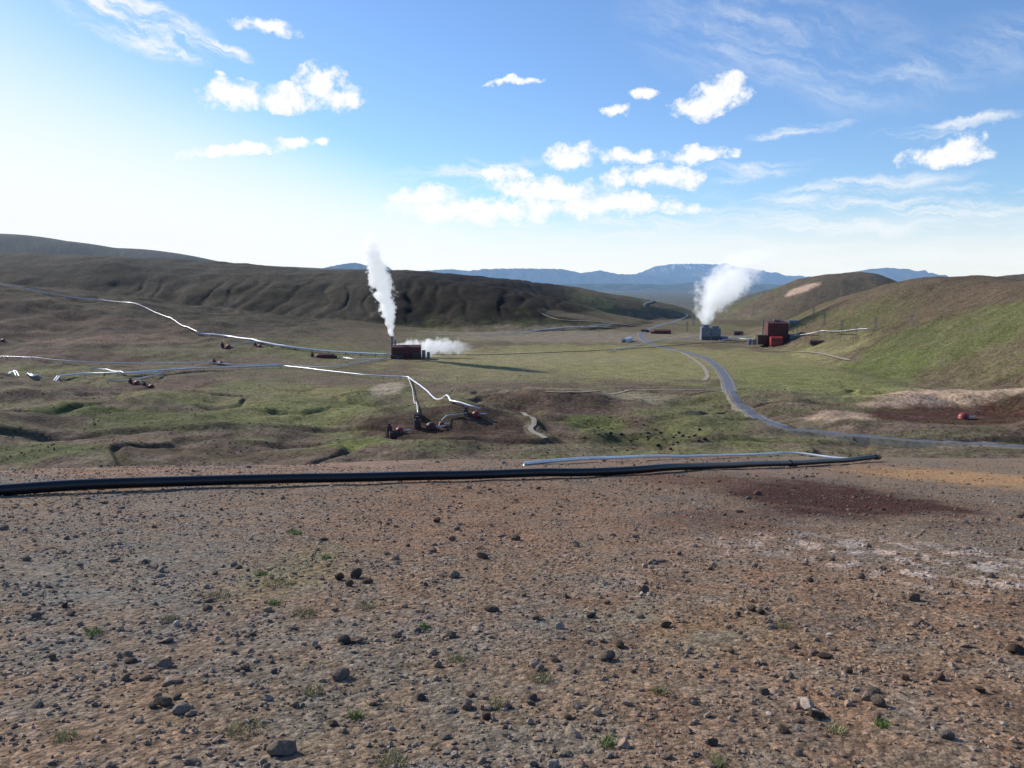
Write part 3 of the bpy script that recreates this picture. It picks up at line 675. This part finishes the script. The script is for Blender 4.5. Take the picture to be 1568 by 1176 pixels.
wn=t.new('ShaderNodeTexNoise');wn.inputs['Scale'].default_value=20;wn.inputs['Detail'].default_value=5;wn.inputs['Roughness'].default_value=.6;t.l.new(uv,wn.inputs['Vector'])
warp=t.vm('SCALE',t.vm('SUBTRACT',wn.outputs['Color'],(.5,.5,.5)));warp.node.inputs['Scale'].default_value=.035
uvw=t.vm('ADD',uv,warp)
def ell(px,py,rx,ry,rot=0,amt=1.,uvs=None):
    a0,e0=AE(px,py);a1,_=AE(px+rx,py);_,e1=AE(px,py-ry);sa=a1-a0;se=e1-e0
    v=t.vm('SUBTRACT',uvs or uvw,(a0,e0,0))
    if rot:
        r=t.new('ShaderNodeVectorRotate');r.rotation_type='Z_AXIS';r.inputs['Angle'].default_value=math.radians(rot);t.l.new(v,r.inputs['Vector']);v=r.outputs[0]
    v=t.vm('MULTIPLY',v,(1/sa,1/se,0));ln=t.n.new('ShaderNodeVectorMath');ln.operation='LENGTH';t.l.new(v,ln.inputs[0])
    return t.m('MULTIPLY',t.m('SUBTRACT',1.,ln.outputs['Value'],clamp=False),amt)
def mx(l):
    r=l[0]
    for q in l[1:]: r=t.m('MAXIMUM',r,q)
    return r
cum=mx([ell(*c) for c in [(335,140,44,30),(365,146,44,28),(440,148,62,26),(490,126,46,34),(520,146,44,22),(455,214,46,9),(498,212,20,9),(1105,142,58,34),(1075,165,55,24),(1445,236,85,24),(1475,222,50,24),(872,238,58,24),(958,238,52,18),(1065,238,66,16),(1000,272,90,22),(940,164,26,10),(990,143,28,11),(768,268,56,20),(660,300,66,22),(720,322,150,28),(835,290,110,26),(900,316,200,20),(352,230,105,12,-8),(400,40,72,15),(785,124,54,7,-8)]])
n1=t.noise(uv,44,9,.66);n2=t.noise(t.vm('ADD',uv,(.004,.008,0)),44,9,.66);n0=t.noise(uv,15,3,.5)
cd=t.m('ADD',cum,t.m('MULTIPLY',t.m('SUBTRACT',n1,.5),3.0));cd=t.m('ADD',cd,t.m('MULTIPLY',t.m('SUBTRACT',n0,.5),.8))
cd=t.m('SUBTRACT',cd,t.m('MULTIPLY',t.ss(cum,-.6,.12,1.,0.),4.))
cmask=t.ss(cd,-.1,.75)
def streak(rot,sx_,sy_,sc):
    r=t.new('ShaderNodeVectorRotate');r.rotation_type='Z_AXIS';r.inputs['Angle'].default_value=math.radians(rot);t.l.new(uvw,r.inputs['Vector'])
    return t.noise(t.vm('MULTIPLY',r.outputs[0],(sx_,sy_,1)),sc,7,.65,.3)
sA=streak(20,1,5,10);sB=streak(20,1,4.0,7);sC=streak(3,1,7,8)
cA=t.m('MULTIPLY',t.ss(sA,.40,.64),t.ss(mx([ell(210,35,150,50,16),ell(330,75,70,16,16),ell(200,5,100,26,16)]),0.,.45))
cB=t.m('MULTIPLY',t.ss(sB,.38,.75),t.ss(mx([ell(1180,60,320,110,12),ell(1350,110,230,90),ell(1500,80,150,70)]),0.,.8));cB=t.m('MULTIPLY',cB,.55)
cC=t.m('MULTIPLY',t.ss(sC,.38,.68),t.ss(mx([ell(700,255,150,17,-5),ell(1100,268,180,18,-5),ell(1300,290,220,22,-4),ell(1400,320,320,32,-3),ell(1220,202,110,11,-5),ell(1330,330,340,38),ell(850,330,380,62),ell(1500,305,200,26),ell(1440,195,160,12,-5)]),0.,.5));cC=t.m('MULTIPLY',cC,.78)
cD=t.m('MULTIPLY',t.ss(streak(2,1,9,6),.40,.65),t.ss(el,.02,.10,1.,0.));cD=t.m('MULTIPLY',cD,.6)
cir=t.m('MAXIMUM',t.m('MAXIMUM',cA,cB),t.m('MAXIMUM',cC,cD))
top=t.m('MAXIMUM',t.m('SUBTRACT',.27,t.m('MULTIPLY',t.m('ABSOLUTE',t.m('ADD',az,.62)),.33)),.07)
g=t.ss(t.m('DIVIDE',el,top),.30,1.35,1.,0.)
g=t.m('MULTIPLY',g,t.ss(az,-.6,.6,1.,.72))
skc=t.mix(1.,sky.outputs[0],(.84,1.0,1.22),'MULTIPLY')
col=t.mix(g,skc,(7.4,7.6,7.8))
col=t.mix(cir,col,(7.2,7.45,7.7))
sh=t.ss(t.m('SUBTRACT',n1,n2),-.10,.08)
lowd=t.ss(cd,.5,1.6)
ccol=t.mix(sh,(5.7,6.1,6.8),(8.2,8.2,8.1));ccol=t.mix(t.m('SUBTRACT',1.,lowd),ccol,(7.9,7.95,8.))
col=t.mix(cmask,col,ccol)
t.l.new(col,bg.inputs[0]);t.l.new(bg.outputs[0],out.inputs[0])
# ------------------------------------------------------------ camera
cam=bpy.data.cameras.new('camera');cam.sensor_width=36;cam.lens=36*F/1568;cam.clip_start=.1;cam.clip_end=80000
co=bpy.data.objects.new('camera',cam);co.location=(0,0,E);co.rotation_euler=(math.pi/2-P,0,0);scn.collection.objects.link(co);scn.camera=co
scn.view_settings.view_transform='Standard';scn.view_settings.look='None';scn.view_settings.exposure=0
